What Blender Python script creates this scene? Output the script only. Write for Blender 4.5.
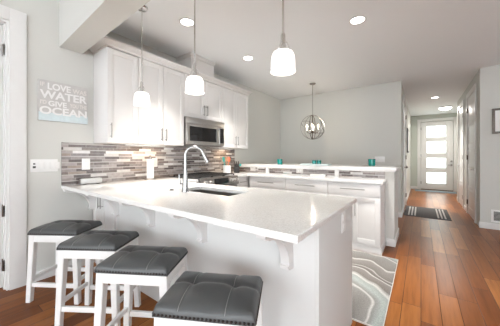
import bpy, bmesh, math, random
from mathutils import Vector, Matrix, Euler
random.seed(7)
PI = math.pi
SC = bpy.context.scene
COL = SC.collection
for o in list(bpy.data.objects):
    bpy.data.objects.remove(o)

# ------------------------------------------------------------------ camera
F_PX, U1, Y0, EYE = 236.0, 421.0, 156.5, 1.22
cd = bpy.data.cameras.new('camera')
cd.sensor_fit = 'HORIZONTAL'; cd.sensor_width = 36.0
cd.lens = F_PX * 36.0 / 500.0
cd.shift_y = -(163.0 - Y0) / 500.0
cd.clip_start = 0.02; cd.clip_end = 200
cam = bpy.data.objects.new('camera', cd); COL.objects.link(cam)
cam.location = (0, 0, EYE)
cam.rotation_euler = (PI / 2, 0, math.atan((U1 - 250) / F_PX))
SC.camera = cam

# ------------------------------------------------------------------ world, exposure
W = bpy.data.worlds.new('world'); SC.world = W; W.use_nodes = True
bg = W.node_tree.nodes['Background']
bg.inputs[0].default_value = (0.90, 0.955, 1.0, 1); bg.inputs[1].default_value = 5.3
SC.view_settings.view_transform = 'Standard'; SC.view_settings.look = 'None'
SC.view_settings.exposure = 0.42; SC.view_settings.gamma = 1.0
SC.view_settings.use_curve_mapping = False
SC.cycles.max_bounces = 8; SC.cycles.diffuse_bounces = 5
SC.cycles.caustics_reflective = False; SC.cycles.caustics_refractive = False

CAN_W, PEND_W, UNDER_W, CHAND_W, DOME_W = 12.0, .9, 1.0, 12.0, 24.0


def lamp(name, kind, loc, power, color=(1, .9, .78), size=.1, rot=(0, 0, 0), parent=None):
    l = bpy.data.lights.new(name, kind); l.energy = power; l.color = color
    if kind == 'AREA':
        l.shape = 'DISK'; l.size = size; l.spread = math.radians(72)
    else:
        l.shadow_soft_size = size
    o = bpy.data.objects.new(name, l); COL.objects.link(o)
    o.location = loc; o.rotation_euler = rot
    if parent: o.parent = parent
    return o


# ------------------------------------------------------------------ materials
def mat(name, color, rough=.5, metal=0., spec=.5, emit=None, estr=0., noise=0., nscale=20., bump=0., bscale=200., coat=0., trans=0.):
    m = bpy.data.materials.new(name); m.use_nodes = True
    nt = m.node_tree; b = nt.nodes['Principled BSDF']
    c = (color[0], color[1], color[2], 1)
    b.inputs['Base Color'].default_value = c
    b.inputs['Roughness'].default_value = rough; b.inputs['Metallic'].default_value = metal
    b.inputs['Specular IOR Level'].default_value = spec
    b.inputs['Coat Weight'].default_value = coat
    b.inputs['Transmission Weight'].default_value = trans
    if emit:
        b.inputs['Emission Color'].default_value = (*emit, 1); b.inputs['Emission Strength'].default_value = estr
    tc = nt.nodes.new('ShaderNodeTexCoord')
    if noise:
        n = nt.nodes.new('ShaderNodeTexNoise'); n.inputs['Scale'].default_value = nscale; n.inputs['Detail'].default_value = 4
        nt.links.new(tc.outputs['Object'], n.inputs['Vector'])
        r = nt.nodes.new('ShaderNodeValToRGB')
        r.color_ramp.elements[0].position = .3; r.color_ramp.elements[1].position = .7
        r.color_ramp.elements[0].color = tuple(max(0, x * (1 - noise)) for x in color) + (1,)
        r.color_ramp.elements[1].color = tuple(min(1, x * (1 + noise)) for x in color) + (1,)
        nt.links.new(n.outputs['Fac'], r.inputs[0]); nt.links.new(r.outputs[0], b.inputs['Base Color'])
    if bump:
        n2 = nt.nodes.new('ShaderNodeTexNoise'); n2.inputs['Scale'].default_value = bscale
        nt.links.new(tc.outputs['Object'], n2.inputs['Vector'])
        bp = nt.nodes.new('ShaderNodeBump'); bp.inputs['Strength'].default_value = bump; bp.inputs['Distance'].default_value = .002
        nt.links.new(n2.outputs['Fac'], bp.inputs['Height']); nt.links.new(bp.outputs[0], b.inputs['Normal'])
    return m


def cells(nt, a, bsock, wa, hb, seed=0.):
    """staggered strips: rows of height hb along bsock, pieces of length wa along a -> random value, edge distance nodes"""
    def M(op, x, y=None):
        n = nt.nodes.new('ShaderNodeMath'); n.operation = op
        for i, v in enumerate((x, y)):
            if v is None: continue
            if isinstance(v, (int, float)): n.inputs[i].default_value = v
            else: nt.links.new(v, n.inputs[i])
        return n.outputs[0]
    q = M('DIVIDE', bsock, hb); row = M('FLOOR', q)
    wn = nt.nodes.new('ShaderNodeTexWhiteNoise'); wn.noise_dimensions = '1D'
    nt.links.new(M('ADD', row, seed + .37), wn.inputs['W'])
    p = M('ADD', M('DIVIDE', a, wa), M('MULTIPLY', wn.outputs['Value'], 7.3)); colm = M('FLOOR', p)
    cb = nt.nodes.new('ShaderNodeCombineXYZ'); nt.links.new(row, cb.inputs[0]); nt.links.new(colm, cb.inputs[1])
    w2 = nt.nodes.new('ShaderNodeTexWhiteNoise'); w2.noise_dimensions = '3D'; nt.links.new(cb.outputs[0], w2.inputs['Vector'])
    fq = M('FRACT', q); fp = M('FRACT', p)
    dq = M('MULTIPLY', M('MINIMUM', fq, M('SUBTRACT', 1., fq)), hb)
    dp = M('MULTIPLY', M('MINIMUM', fp, M('SUBTRACT', 1., fp)), wa)
    return w2.outputs['Value'], M('MINIMUM', dq, dp), M


def ramp(nt, fac, stops, interp='LINEAR'):
    r = nt.nodes.new('ShaderNodeValToRGB'); r.color_ramp.interpolation = interp
    el = r.color_ramp.elements
    while len(el) < len(stops): el.new(.5)
    for e, (p, c) in zip(el, stops): e.position = p; e.color = (*c, 1)
    nt.links.new(fac, r.inputs[0]); return r.outputs[0]


def mosaic(name, axis):
    m = bpy.data.materials.new(name); m.use_nodes = True; nt = m.node_tree; b = nt.nodes['Principled BSDF']
    tc = nt.nodes.new('ShaderNodeTexCoord'); s = nt.nodes.new('ShaderNodeSeparateXYZ')
    nt.links.new(tc.outputs['Object'], s.inputs[0])
    mm = nt.nodes.new('ShaderNodeMath'); mm.operation = 'SINE'
    k1 = nt.nodes.new('ShaderNodeMath'); k1.operation = 'MULTIPLY'; k1.inputs[1].default_value = 2 * PI / .066
    k2 = nt.nodes.new('ShaderNodeMath'); k2.operation = 'MULTIPLY'; k2.inputs[1].default_value = .0078
    k3 = nt.nodes.new('ShaderNodeMath'); k3.operation = 'ADD'
    nt.links.new(s.outputs[2], k1.inputs[0]); nt.links.new(k1.outputs[0], mm.inputs[0]); nt.links.new(mm.outputs[0], k2.inputs[0])
    nt.links.new(k2.outputs[0], k3.inputs[0]); nt.links.new(s.outputs[2], k3.inputs[1])
    v, d, M = cells(nt, s.outputs[axis], k3.outputs[0], .165, .033)
    c = ramp(nt, v, [(0, (0.156, 0.131, 0.123)), (.16, (0.295, 0.262, 0.254)), (.3, (0.213, 0.176, 0.164)), (.42, (0.385, 0.344, 0.328)), (.54, (0.590, 0.566, 0.549)),
                     (.66, (0.123, 0.102, 0.098)), (.76, (0.254, 0.230, 0.230)), (.88, (0.705, 0.697, 0.689)), (.95, (0.328, 0.271, 0.238))], 'CONSTANT')
    n = nt.nodes.new('ShaderNodeTexNoise'); n.inputs['Scale'].default_value = 30; nt.links.new(tc.outputs['Object'], n.inputs['Vector'])
    mx = nt.nodes.new('ShaderNodeMix'); mx.data_type = 'RGBA'; mx.blend_type = 'SOFT_LIGHT'; mx.inputs[0].default_value = .5
    nt.links.new(c, mx.inputs[6]); nt.links.new(n.outputs['Fac'], mx.inputs[7])
    g = M('LESS_THAN', d, .0012)
    m2 = nt.nodes.new('ShaderNodeMix'); m2.data_type = 'RGBA'; m2.inputs[7].default_value = (.5, .47, .45, 1)
    nt.links.new(g, m2.inputs[0]); nt.links.new(mx.outputs[2], m2.inputs[6]); nt.links.new(m2.outputs[2], b.inputs['Base Color'])
    b.inputs['Roughness'].default_value = .22
    return m


def wood_floor():
    m = bpy.data.materials.new('wood_planks'); m.use_nodes = True; nt = m.node_tree; b = nt.nodes['Principled BSDF']
    tc = nt.nodes.new('ShaderNodeTexCoord'); s = nt.nodes.new('ShaderNodeSeparateXYZ')
    nt.links.new(tc.outputs['Object'], s.inputs[0])
    v, d, M = cells(nt, s.outputs[1], s.outputs[0], 1.15, .127)
    c = ramp(nt, v, [(0, (.17, .05, .012)), (.3, (.26, .083, .018)), (.55, (.33, .115, .026)), (.75, (.205, .063, .015)), (1, (.43, .165, .042))])
    mp = nt.nodes.new('ShaderNodeMapping'); mp.inputs['Scale'].default_value = (38, 2.2, 1)
    nt.links.new(tc.outputs['Object'], mp.inputs[0])
    ad = nt.nodes.new('ShaderNodeVectorMath'); ad.operation = 'ADD'; nt.links.new(mp.outputs[0], ad.inputs[0])
    cb = nt.nodes.new('ShaderNodeCombineXYZ'); nt.links.new(M('MULTIPLY', v, 40.), cb.inputs[2]); nt.links.new(cb.outputs[0], ad.inputs[1])
    n = nt.nodes.new('ShaderNodeTexNoise'); n.inputs['Scale'].default_value = 1; n.inputs['Detail'].default_value = 6; n.inputs['Roughness'].default_value = .62
    nt.links.new(ad.outputs[0], n.inputs['Vector'])
    g = ramp(nt, n.outputs['Fac'], [(.28, (.62, .58, .55)), (.52, (.95, .95, .95)), (.75, (1.15, 1.13, 1.1))])
    mx = nt.nodes.new('ShaderNodeMix'); mx.data_type = 'RGBA'; mx.blend_type = 'MULTIPLY'; mx.inputs[0].default_value = .8
    nt.links.new(c, mx.inputs[6]); nt.links.new(g, mx.inputs[7])
    gm = M('LESS_THAN', d, .0021)
    m2 = nt.nodes.new('ShaderNodeMix'); m2.data_type = 'RGBA'; m2.inputs[7].default_value = (.05, .016, .007, 1)
    nt.links.new(gm, m2.inputs[0]); nt.links.new(mx.outputs[2], m2.inputs[6]); nt.links.new(m2.outputs[2], b.inputs['Base Color'])
    b.inputs['Roughness'].default_value = .3; b.inputs['Specular IOR Level'].default_value = .16
    bp = nt.nodes.new('ShaderNodeBump'); bp.inputs['Strength'].default_value = .25; bp.inputs['Distance'].default_value = .002
    nt.links.new(M('MINIMUM', M('MULTIPLY', d, 300.), 1.), bp.inputs['Height']); nt.links.new(bp.outputs[0], b.inputs['Normal'])
    return m


def quartz():
    m = mat('white_quartz', (.83, .825, .81), .12); nt = m.node_tree; b = nt.nodes['Principled BSDF']
    tc = nt.nodes.new('ShaderNodeTexCoord')
    vo = nt.nodes.new('ShaderNodeTexNoise'); vo.inputs['Scale'].default_value = 160; vo.inputs['Detail'].default_value = 3
    nt.links.new(tc.outputs['Object'], vo.inputs['Vector'])
    c = ramp(nt, vo.outputs['Fac'], [(.35, (.70, .69, .675)), (.47, (.81, .805, .79)), (.6, (.85, .845, .835)), (.7, (.9, .9, .89))])
    nt.links.new(c, b.inputs['Base Color']); return m


def marble_rug():
    m = mat('marbled_rug_pile', (.5, .5, .5), .95, spec=.1); nt = m.node_tree; b = nt.nodes['Principled BSDF']
    tc = nt.nodes.new('ShaderNodeTexCoord')
    mp = nt.nodes.new('ShaderNodeMapping'); mp.inputs['Scale'].default_value = (1.7, .95, 1); mp.inputs['Rotation'].default_value = (0, 0, .5)
    nt.links.new(tc.outputs['Object'], mp.inputs[0])
    n = nt.nodes.new('ShaderNodeTexWave'); n.wave_type = 'RINGS'; n.rings_direction = 'Z'; n.wave_profile = 'SAW'
    mp.inputs['Scale'].default_value = (1.15, .62, 1); mp.inputs['Rotation'].default_value = (0, 0, -.35); mp.inputs['Location'].default_value = (-.25, .75, 0)
    n.inputs['Scale'].default_value = .50; n.inputs['Distortion'].default_value = 5.5; n.inputs['Detail'].default_value = 3.0; n.inputs['Detail Scale'].default_value = 1.6
    nt.links.new(mp.outputs[0], n.inputs['Vector'])
    c = ramp(nt, n.outputs['Fac'], [(.0, (.17, .155, .145)), (.14, (.21, .195, .185)), (.17, (.46, .45, .43)), (.19, (.12, .11, .10)), (.235, (.19, .175, .165)), (.25, (.40, .385, .37)),
                                    (.27, (.16, .15, .14)), (.40, (.22, .205, .195)), (.43, (.48, .47, .45)), (.445, (.17, .16, .15)), (.50, (.20, .19, .18)), (.66, (.25, .245, .235)), (.69, (.52, .51, .49)), (.715, (.24, .24, .23)), (.80, (.34, .375, .36)), (.90, (.30, .32, .31)), (.93, (.50, .50, .48)), (1, (.22, .21, .2))])
    n2 = nt.nodes.new('ShaderNodeTexNoise'); n2.inputs['Scale'].default_value = 90; nt.links.new(tc.outputs['Object'], n2.inputs['Vector'])
    mx = nt.nodes.new('ShaderNodeMix'); mx.data_type = 'RGBA'; mx.blend_type = 'OVERLAY'; mx.inputs[0].default_value = .35
    nt.links.new(c, mx.inputs[6]); nt.links.new(n2.outputs['Fac'], mx.inputs[7]); nt.links.new(mx.outputs[2], b.inputs['Base Color'])
    return m


def frosted():
    m = bpy.data.materials.new('frosted_glass'); m.use_nodes = True; nt = m.node_tree
    nt.nodes.remove(nt.nodes['Principled BSDF'])
    t = nt.nodes.new('ShaderNodeBsdfTranslucent'); t.inputs[0].default_value = (.9, .92, .88, 1)
    g = nt.nodes.new('ShaderNodeBsdfGlossy'); g.inputs['Roughness'].default_value = .15
    mx = nt.nodes.new('ShaderNodeMixShader'); mx.inputs[0].default_value = .06
    nt.links.new(t.outputs[0], mx.inputs[1]); nt.links.new(g.outputs[0], mx.inputs[2])
    nt.links.new(mx.outputs[0], nt.nodes['Material Output'].inputs[0]); return m


M_ = {
    'wall': mat('wall_paint', (.62, .622, .592), .85, bump=.08, bscale=260),
    'hallwall': mat('entry_wall_paint', (.53, .56, .51), .85, bump=.08, bscale=260),
    'ceil': mat('ceiling_paint', (.84, .865, .885), .9, bump=.1, bscale=180),
    'trim': mat('white_trim_paint', (.75, .745, .735), .4, noise=.01),
    'cab': mat('white_cabinet_paint', (.73, .715, .705), .35, noise=.012, nscale=3),
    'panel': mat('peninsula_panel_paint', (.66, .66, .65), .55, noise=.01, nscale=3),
    'stoolwhite': mat('white_stool_paint', (.82, .82, .81), .4, noise=.015),
    'quartz': quartz(),
    'mosY': mosaic('mosaic_tile_long_wall', 1), 'mosX': mosaic('mosaic_tile_half_wall', 0),
    'wood': wood_floor(),
    'steel': mat('brushed_stainless', (.56, .54, .52), .28, 1., noise=.05, nscale=60),
    'darksteel': mat('dark_stainless', (.30, .285, .275), .3, 1., noise=.05, nscale=60),
    'sinksteel': mat('sink_stainless', (.30, .285, .275), .42, 1., noise=.05, nscale=60),
    'nickel': mat('brushed_nickel', (.36, .345, .33), .28, 1., noise=.03),
    'chrome': mat('chrome', (.38, .38, .38), .17, 1., noise=.02),
    'knobmetal': mat('polished_knob_metal', (.82, .80, .78), .25, 1., noise=.02),
    'rodmetal': mat('polished_rod_metal', (.74, .73, .72), .2, 1., noise=.02),
    'bronze': mat('dark_bronze', (.10, .075, .06), .4, .8, noise=.1),
    'blackglass': mat('black_glass', (.012, .012, .013), .06, coat=.3, noise=.05),
    'black': mat('black_plastic', (.02, .02, .021), .4, noise=.1),
    'iron': mat('cast_iron', (.025, .024, .024), .55, noise=.15),
    'leather': mat('grey_leather', (.068, .071, .072), .36, bump=.35, bscale=170, noise=.08, nscale=9),
    'thread': mat('pale_stitching', (.30, .30, .295), .8, noise=.05),
    'nail': mat('nailhead_metal', (.045, .04, .038), .35, .9, noise=.1),
    'shade': mat('opal_glass_shade', (.95, .94, .92), .2, emit=(1., .965, .92), estr=1.0, noise=.01),
    'led': mat('lit_diffuser', (.95, .95, .95), .4, emit=(1., .95, .88), estr=9., noise=.01),
    'dome': mat('lit_dome_glass', (.95, .95, .95), .3, emit=(1., .95, .88), estr=3., noise=.01),
    'bulb': mat('lit_bulb_glass', (1, .95, .85), .2, emit=(1., .88, .7), estr=2.5, noise=.01),
    'plate': mat('white_plastic', (.84, .84, .83), .35, noise=.01),
    'slot': mat('dark_slot', (.05, .05, .05), .5, noise=.1),
    'paper': mat('paper_towel', (.88, .88, .87), .95, bump=.4, bscale=120, noise=.01),
    'speaker': mat('pale_grey_fabric', (.60, .60, .59), .75, bump=.3, bscale=400, noise=.04, nscale=150),
    'ceramic': mat('white_ceramic', (.80, .79, .77), .2, noise=.015),
    'teal': mat('teal_glass', (.0, .36, .31), .12, trans=.25, noise=.1),
    'tealp': mat('teal_plastic', (.02, .45, .40), .35, noise=.05),
    'orange': mat('orange_plastic', (.75, .16, .04), .4, noise=.05),
    'spoonwood': mat('pale_wood', (.52, .30, .14), .6, noise=.2, nscale=40),
    'coral': mat('coral_plastic', (.78, .25, .16), .4, noise=.05),
    'tray': mat('pale_aqua_ceramic', (.66, .76, .74), .3, noise=.03),
    'canvas': mat('sign_canvas', (.54, .525, .51), .9, noise=.06, nscale=14),
    'band': mat('pale_aqua_band', (.60, .69, .71), .9, noise=.06, nscale=30),
    'lett': mat('white_lettering', (.80, .795, .785), .9, noise=.02),
    'lettb': mat('beige_lettering', (.72, .69, .66), .9, noise=.02),
    'pframe': mat('grey_brown_frame', (.16, .135, .115), .5, noise=.2, nscale=30),
    'matboard': mat('picture_mat', (.84, .84, .83), .6, noise=.01),
    'darkframe': mat('charcoal_frame', (.07, .07, .07), .5, noise=.1),
    'ruggrey': mat('charcoal_mat_weave', (.105, .10, .10), .95, noise=.25, nscale=120, bump=.5),
    'rugstripe': mat('white_mat_stripe', (.62, .60, .58), .95, noise=.1, nscale=120),
    'rugblue': mat('grey_blue_mat_weave', (.24, .29, .33), .95, noise=.2, nscale=120, bump=.5),
    'rugborder': mat('pale_rug_edge', (.62, .60, .57), .95, noise=.05),
    'marble': marble_rug(),
    'frost': frosted(),
    'clear': None,
    'carpet': mat('pale_carpet', (.55, .57, .60), .95, noise=.1, nscale=120, bump=.5),
    'duct': mat('vent_chase_paint', (.66, .60, .55), .8, noise=.01),
    'ground': mat('paving', (.5, .5, .48), .9, noise=.1, nscale=4),
}
g = bpy.data.materials.new('clear_door_glass'); g.use_nodes = True
b = g.node_tree.nodes['Principled BSDF']; b.inputs['Transmission Weight'].default_value = 1; b.inputs['Roughness'].default_value = .02
b.inputs['Base Color'].default_value = (.95, .97, .96, 1)
M_['clear'] = g


# ------------------------------------------------------------------ mesh helpers
class MB:
    def __init__(s): s.bm = bmesh.new()

    def box(s, x0, x1, y0, y1, z0, z1, bev=0., mtx=None):
        t = bmesh.new(); bmesh.ops.create_cube(t, size=1)
        for v in t.verts:
            v.co = Vector(((x0 + x1) / 2 + v.co.x * (x1 - x0), (y0 + y1) / 2 + v.co.y * (y1 - y0), (z0 + z1) / 2 + v.co.z * (z1 - z0)))
        if bev: bmesh.ops.bevel(t, geom=t.edges[:], offset=bev, segments=2, affect='EDGES', profile=.6)
        return s._add(t, mtx)

    def _add(s, t, mtx=None):
        if mtx: bmesh.ops.transform(t, matrix=mtx, verts=t.verts)
        me = bpy.data.meshes.new('tmp'); t.to_mesh(me); t.free(); s.bm.from_mesh(me); bpy.data.meshes.remove(me); return s

    def prism(s, pts, ext, mtx=None, bev=0.):
        """polygon pts (3D) swept along vector ext"""
        t = bmesh.new(); vs = [t.verts.new(p) for p in pts]; f = t.faces.new(vs)
        r = bmesh.ops.extrude_face_region(t, geom=[f])
        bmesh.ops.translate(t, vec=ext, verts=[v for v in r['geom'] if isinstance(v, bmesh.types.BMVert)])
        bmesh.ops.recalc_face_normals(t, faces=t.faces)
        if bev: bmesh.ops.bevel(t, geom=t.edges[:], offset=bev, segments=2, affect='EDGES')
        return s._add(t, mtx)

    def lathe(s, prof, c=(0, 0, 0), n=24, closed=False, mtx=None):
        t = bmesh.new(); rings = []
        for r, z in prof:
            rings.append([t.verts.new((c[0] + r * math.cos(2 * PI * k / n), c[1] + r * math.sin(2 * PI * k / n), c[2] + z)) for k in range(n)] if r > 1e-6 else [t.verts.new((c[0], c[1], c[2] + z))])
        for a, b_ in zip(rings, rings[1:]):
            for k in range(n):
                q = [a[k % len(a)], a[(k + 1) % len(a)], b_[(k + 1) % len(b_)], b_[k % len(b_)]]
                u = []
                for v in q:
                    if v not in u: u.append(v)
                if len(u) > 2: t.faces.new(u)
        if closed:
            for rg in (rings[0], rings[-1]):
                if len(rg) > 2: t.faces.new(rg)
        bmesh.ops.recalc_face_normals(t, faces=t.faces)
        return s._add(t, mtx)

    def tube(s, path, r, n=12, closed=False, cap=True):
        """round tube along path; r a number or a list"""
        t = bmesh.new(); P = [Vector(p) for p in path]; rings = []
        N = len(P); up = None
        for i, p in enumerate(P):
            if closed: d = (P[(i + 1) % N] - P[i - 1]).normalized()
            else: d = (P[min(i + 1, N - 1)] - P[max(i - 1, 0)]).normalized()
            if up is None: up = Vector((0, 0, 1)) if abs(d.z) < .9 else Vector((1, 0, 0))
            a = up - d * up.dot(d); a.normalize(); up = a; bb = d.cross(a)
            rr = r[i] if isinstance(r, (list, tuple)) else r
            rings.append([t.verts.new(p + (a * math.cos(2 * PI * k / n) + bb * math.sin(2 * PI * k / n)) * rr) for k in range(n)])
        rng = range(N if closed else N - 1)
        for i in rng:
            a, b_ = rings[i], rings[(i + 1) % N]
            for k in range(n): t.faces.new((a[k], a[(k + 1) % n], b_[(k + 1) % n], b_[k]))
        if cap and not closed: t.faces.new(rings[0]); t.faces.new(rings[-1])
        bmesh.ops.recalc_face_normals(t, faces=t.faces)
        return s._add(t)

    def taper(s, a, b_, sa, sb, rz=0.):
        """square leg from a (top) to b (foot), half sides sa, sb"""
        t = bmesh.new(); c, sn = math.cos(rz), math.sin(rz); R = []
        for p, h in ((a, sa), (b_, sb)):
            R.append([t.verts.new((p[0] + c * i * h - sn * j * h, p[1] + sn * i * h + c * j * h, p[2])) for i, j in ((-1, -1), (1, -1), (1, 1), (-1, 1))])
        for k in range(4): t.faces.new((R[0][k], R[0][(k + 1) % 4], R[1][(k + 1) % 4], R[1][k]))
        t.faces.new(R[0]); t.faces.new(R[1]); bmesh.ops.recalc_face_normals(t, faces=t.faces)
        bmesh.ops.bevel(t, geom=t.edges[:], offset=.003, segments=2, affect='EDGES')
        return s._add(t)

    def slab(s, xs, ys, keep, z0, z1, bev=.004):
        """horizontal slab over the grid cells keep(i,j): one watertight sheet with holes"""
        t = bmesh.new(); V = {}
        def v(i, j):
            if (i, j) not in V: V[i, j] = t.verts.new((xs[i], ys[j], z1))
            return V[i, j]
        fs = []
        for i in range(len(xs) - 1):
            for j in range(len(ys) - 1):
                if keep(i, j): fs.append(t.faces.new((v(i, j), v(i + 1, j), v(i + 1, j + 1), v(i, j + 1))))
        r = bmesh.ops.extrude_face_region(t, geom=fs)
        bmesh.ops.translate(t, vec=(0, 0, z0 - z1), verts=[q for q in r['geom'] if isinstance(q, bmesh.types.BMVert)])
        bmesh.ops.recalc_face_normals(t, faces=t.faces)
        if bev:
            ed = [e for e in t.edges if len(e.link_faces) == 2 and e.calc_face_angle(0) > 1]
            bmesh.ops.bevel(t, geom=ed, offset=bev, segments=2, affect='EDGES')
        return s._add(t)

    def build(s, name, m, parent=None, smooth=True, loc=None):
        me = bpy.data.meshes.new(name); bmesh.ops.recalc_face_normals(s.bm, faces=s.bm.faces)
        s.bm.to_mesh(me); s.bm.free()
        me.materials.append(M_[m] if isinstance(m, str) else m)
        if smooth:
            for p in me.polygons: p.use_smooth = True
            me.set_sharp_from_angle(angle=math.radians(32))
        o = bpy.data.objects.new(name, me); COL.objects.link(o)
        if parent: o.parent = parent
        if loc: o.location = loc
        return o


def tag(o, label, cat, group=None):
    o['label'] = label; o['category'] = cat
    if group: o['group'] = group
    return o


def thing(name, label, cat, loc=(0, 0, 0), rz=0., group=None):
    o = bpy.data.objects.new(name, None); COL.objects.link(o)
    o.empty_display_size = .1; o.location = loc; o.rotation_euler = (0, 0, rz)
    return tag(o, label, cat, group)


def struct(name, mb, m, parent=None):
    o = mb.build(name, m, parent)
    if not parent: o['kind'] = 'structure'
    return o


def copy_tree(o, parent=None):
    c = o.copy(); COL.objects.link(c)
    if parent: c.parent = parent
    for ch in list(o.children): copy_tree(ch, c)
    return c


def T(x, y, z, rz=0.): return Matrix.Translation((x, y, z)) @ Matrix.Rotation(rz, 4, 'Z')


# ------------------------------------------------------------------ THE SETTING
XW, YB, XL, XR, YF, CH = -3.05, 5.60, -.32, .82, 10.85, 2.74
struct('floor', MB().box(XW - .12, 4.6, -4.2, YF + .12, -.1, 0), 'wood')
struct('floor_side_room', MB().box(-6.0, XW - .12, -2.5, 2.0, -.1, 0), 'carpet')
# left wall with the doorway
DY0, DY1, DH = -.46, .455, 2.44
w = MB().box(XW - .12, XW, -4.2, DY0, 0, 3.7).box(XW - .12, XW, DY1, YB + .12, 0, 3.7).box(XW - .12, XW, DY0, DY1, DH + .02, 3.7)
struct('wall_left', w, 'wall')
struct('wall_back', MB().box(XW - .12, XL, YB, YB + .12, 0, 2.9), 'wall')
struct('wall_hall_left', MB().box(XL - .12, XL, YB + .12, YF, 0, 2.9), 'wall')
struct('wall_hall_right', MB().box(XR, XR + .12, YB + .12, 8.75, 0, 2.9).box(XR + .12, 1.75, 8.63, 8.75, 0, 2.9), 'wall')
struct('wall_foyer_right', MB().box(1.63, 1.75, 8.75, YF, 0, 2.9), 'hallwall')
struct('wall_right', MB().box(XR, 4.6, YB, YB + .12, 0, 2.9), 'wall')
DX0, DX1, DTOP = .0, .915, 2.485
w = MB().box(XL - .12, DX0 - .012, YF, YF + .12, 0, 2.9).box(DX1 + .012, 1.75, YF, YF + .12, 0, 2.9).box(DX0 - .012, DX1 + .012, YF, YF + .12, DTOP + .012, 2.9)
struct('wall_front', w, 'hallwall')
struct('wall_light_block_right', MB().box(4.6, 4.72, -2.7, 1.6, 0, 3.7).box(4.6, 4.72, 1.6, 3.5, .0, 3.7).box(4.6, 4.72, 3.5, 4.9, 0, .9).box(4.6, 4.72, 3.5, 4.9, 2.1, 3.7).box(4.6, 4.72, 4.9, YB + .12, 0, 3.7), 'wall')  # unseen wall, added to cut daylight from the right; openings placed for light
struct('wall_light_block_back', MB().box(XW - .12, 4.72, -4.32, -4.2, 2.5, 3.7).box(XW - .12, 4.72, -4.32, -4.2, 0, .25).box(XW - .12, -2.4, -4.32, -4.2, .25, 2.5), 'wall')  # unseen wall, added to reduce frontal daylight on the header beam
struct('wall_side_room_light_block', MB().box(-6.1, -6.0, -2.5, 2.1, 0, 2.75).box(-6.0, XW - .12, 2.0, 2.1, 0, 2.75), 'wall')  # walls added to darken the view through the left doorway
struct('wall_side_room_near_light_block', MB().box(-6.0, -4.4, -2.6, -2.5, 0, 2.75).box(-3.6, XW - .12, -2.6, -2.5, 0, 2.75).box(-4.4, -3.6, -2.6, -2.5, 0, 1.0).box(-4.4, -3.6, -2.6, -2.5, 2.0, 2.75), 'wall')  # unseen wall with a small opening, added to dim the side room
struct('ceiling_side_room_light_block', MB().box(-6.0, XW - .12, -2.5, 2.0, 2.65, 2.75), 'ceil')  # ceiling added to keep sky light out of the side room
# ceilings and the header beam between kitchen and the taller room
BY0, BY1, BZ = .825, 1.03, 2.36
BS = .042                                # the header runs a little askew to the kitchen wall
def by(x, y): return y - BS * (x - XW)
struct('ceiling', MB().prism([(XW, by(XW, BY1), CH), (4.6, by(4.6, BY1), CH), (4.6, YB, CH), (XW, YB, CH)], (0, 0, .12)).box(XL - .12, 1.75, YB, YF + .1, CH, CH + .12), 'ceil')
struct('ceiling_living', MB().prism([(XW - .12, -4.2, 3.6), (4.6, -4.2, 3.6), (4.6, by(4.6, BY0), 3.6), (XW - .12, by(XW, BY0), 3.6)], (0, 0, .1)), 'ceil')
struct('beam', MB().prism([(XW, by(XW, BY0), BZ), (4.6, by(4.6, BY0), BZ), (4.6, by(4.6, BY1), BZ), (XW, by(XW, BY1), BZ)], (0, 0, 3.7 - BZ)), 'wall')
# half wall behind the kitchen
HY0, HY1, HX = 3.72, 4.38, -.292
struct('wall_half', MB().box(XW, HX, HY0, HY1, 0, 1.03), 'wall')
# baseboards
def base(name, x0, x1, y0, y1): struct(name, MB().box(x0, x1, y0, y1, 0, .1, .004), 'trim')
base('baseboard_left', XW, XW + .014, .60, 1.14)
base('baseboard_half', -.385, HX, HY0 - .014, HY0); base('baseboard_half_end', HX, HX + .014, HY0 - .014, HY1)
base('baseboard_back', XW, XL, YB - .014, YB)
base('baseboard_hall_left', XL, XL + .014, YB - .014, 6.08); base('baseboard_hall_left_far', XL, XL + .014, 7.25, YF)
base('baseboard_hall_right', XR - .014, XR, 7.0, 7.36); base('baseboard_hall_right_far', XR - .014, XR, 8.45, 8.75)
base('baseboard_right', XR - .014, 4.6, YB - .014, YB); base('baseboard_front', XL, -.1, YF - .014, YF)

# left doorway: casing, jamb and the open leaf
c = MB()
c.box(XW, XW + .02, DY1, DY1 + .115, 0, DH + .02 + .115, .003).box(XW, XW + .02, DY0 - .115, DY0, 0, DH + .135, .003).box(XW, XW + .02, DY0, DY1, DH + .02, DH + .135, .003)
c.box(XW - .12, XW, DY1 - .018, DY1, 0, DH + .02).box(XW - .12, XW, DY0, DY0 + .018, 0, DH + .02).box(XW - .12, XW, DY0 + .018, DY1 - .018, DH + .002, DH + .02)
c.box(XW - .075, XW - .04, DY1 - .03, DY1 - .018, 0, DH)
struct('trim_1', c, 'trim')


def shaker(mb, axis, at, out, a0, a1, z0, z1, t=.02, st=.058, rec=.008):
    """recessed panel door: axis 'x' faces +-x at x=at, 'y' faces +-y; out = +1/-1; a = span on the other axis"""
    def bx(p0, p1, q0, q1, d0, d1):
        lo, hi = sorted((at + out * d0, at + out * d1))
        if axis == 'x': mb.box(lo, hi, p0, p1, q0, q1, .0015)
        else: mb.box(p0, p1, lo, hi, q0, q1, .0015)
    bx(a0 + st * .9, a1 - st * .9, z0 + st * .9, z1 - st * .9, 0, t - rec)
    bx(a0, a0 + st, z0, z1, 0, t); bx(a1 - st, a1, z0, z1, 0, t)
    bx(a0 + st, a1 - st, z0, z0 + st, 0, t); bx(a0 + st, a1 - st, z1 - st, z1, 0, t)
    return mb


def bar_pull(mb, p, q, out, r=.0055, off=.03):
    """bar handle from p to q standing off along vector out"""
    p, q, out = Vector(p), Vector(q), Vector(out)
    d = (q - p).normalized()
    mb.tube([p + out * off, q + out * off], r, 8)
    L = (q - p).length
    for k in (.12, .88):
        s_ = p + d * L * k; mb.tube([s_, s_ + out * off], r * .8, 8)
    return mb


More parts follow.
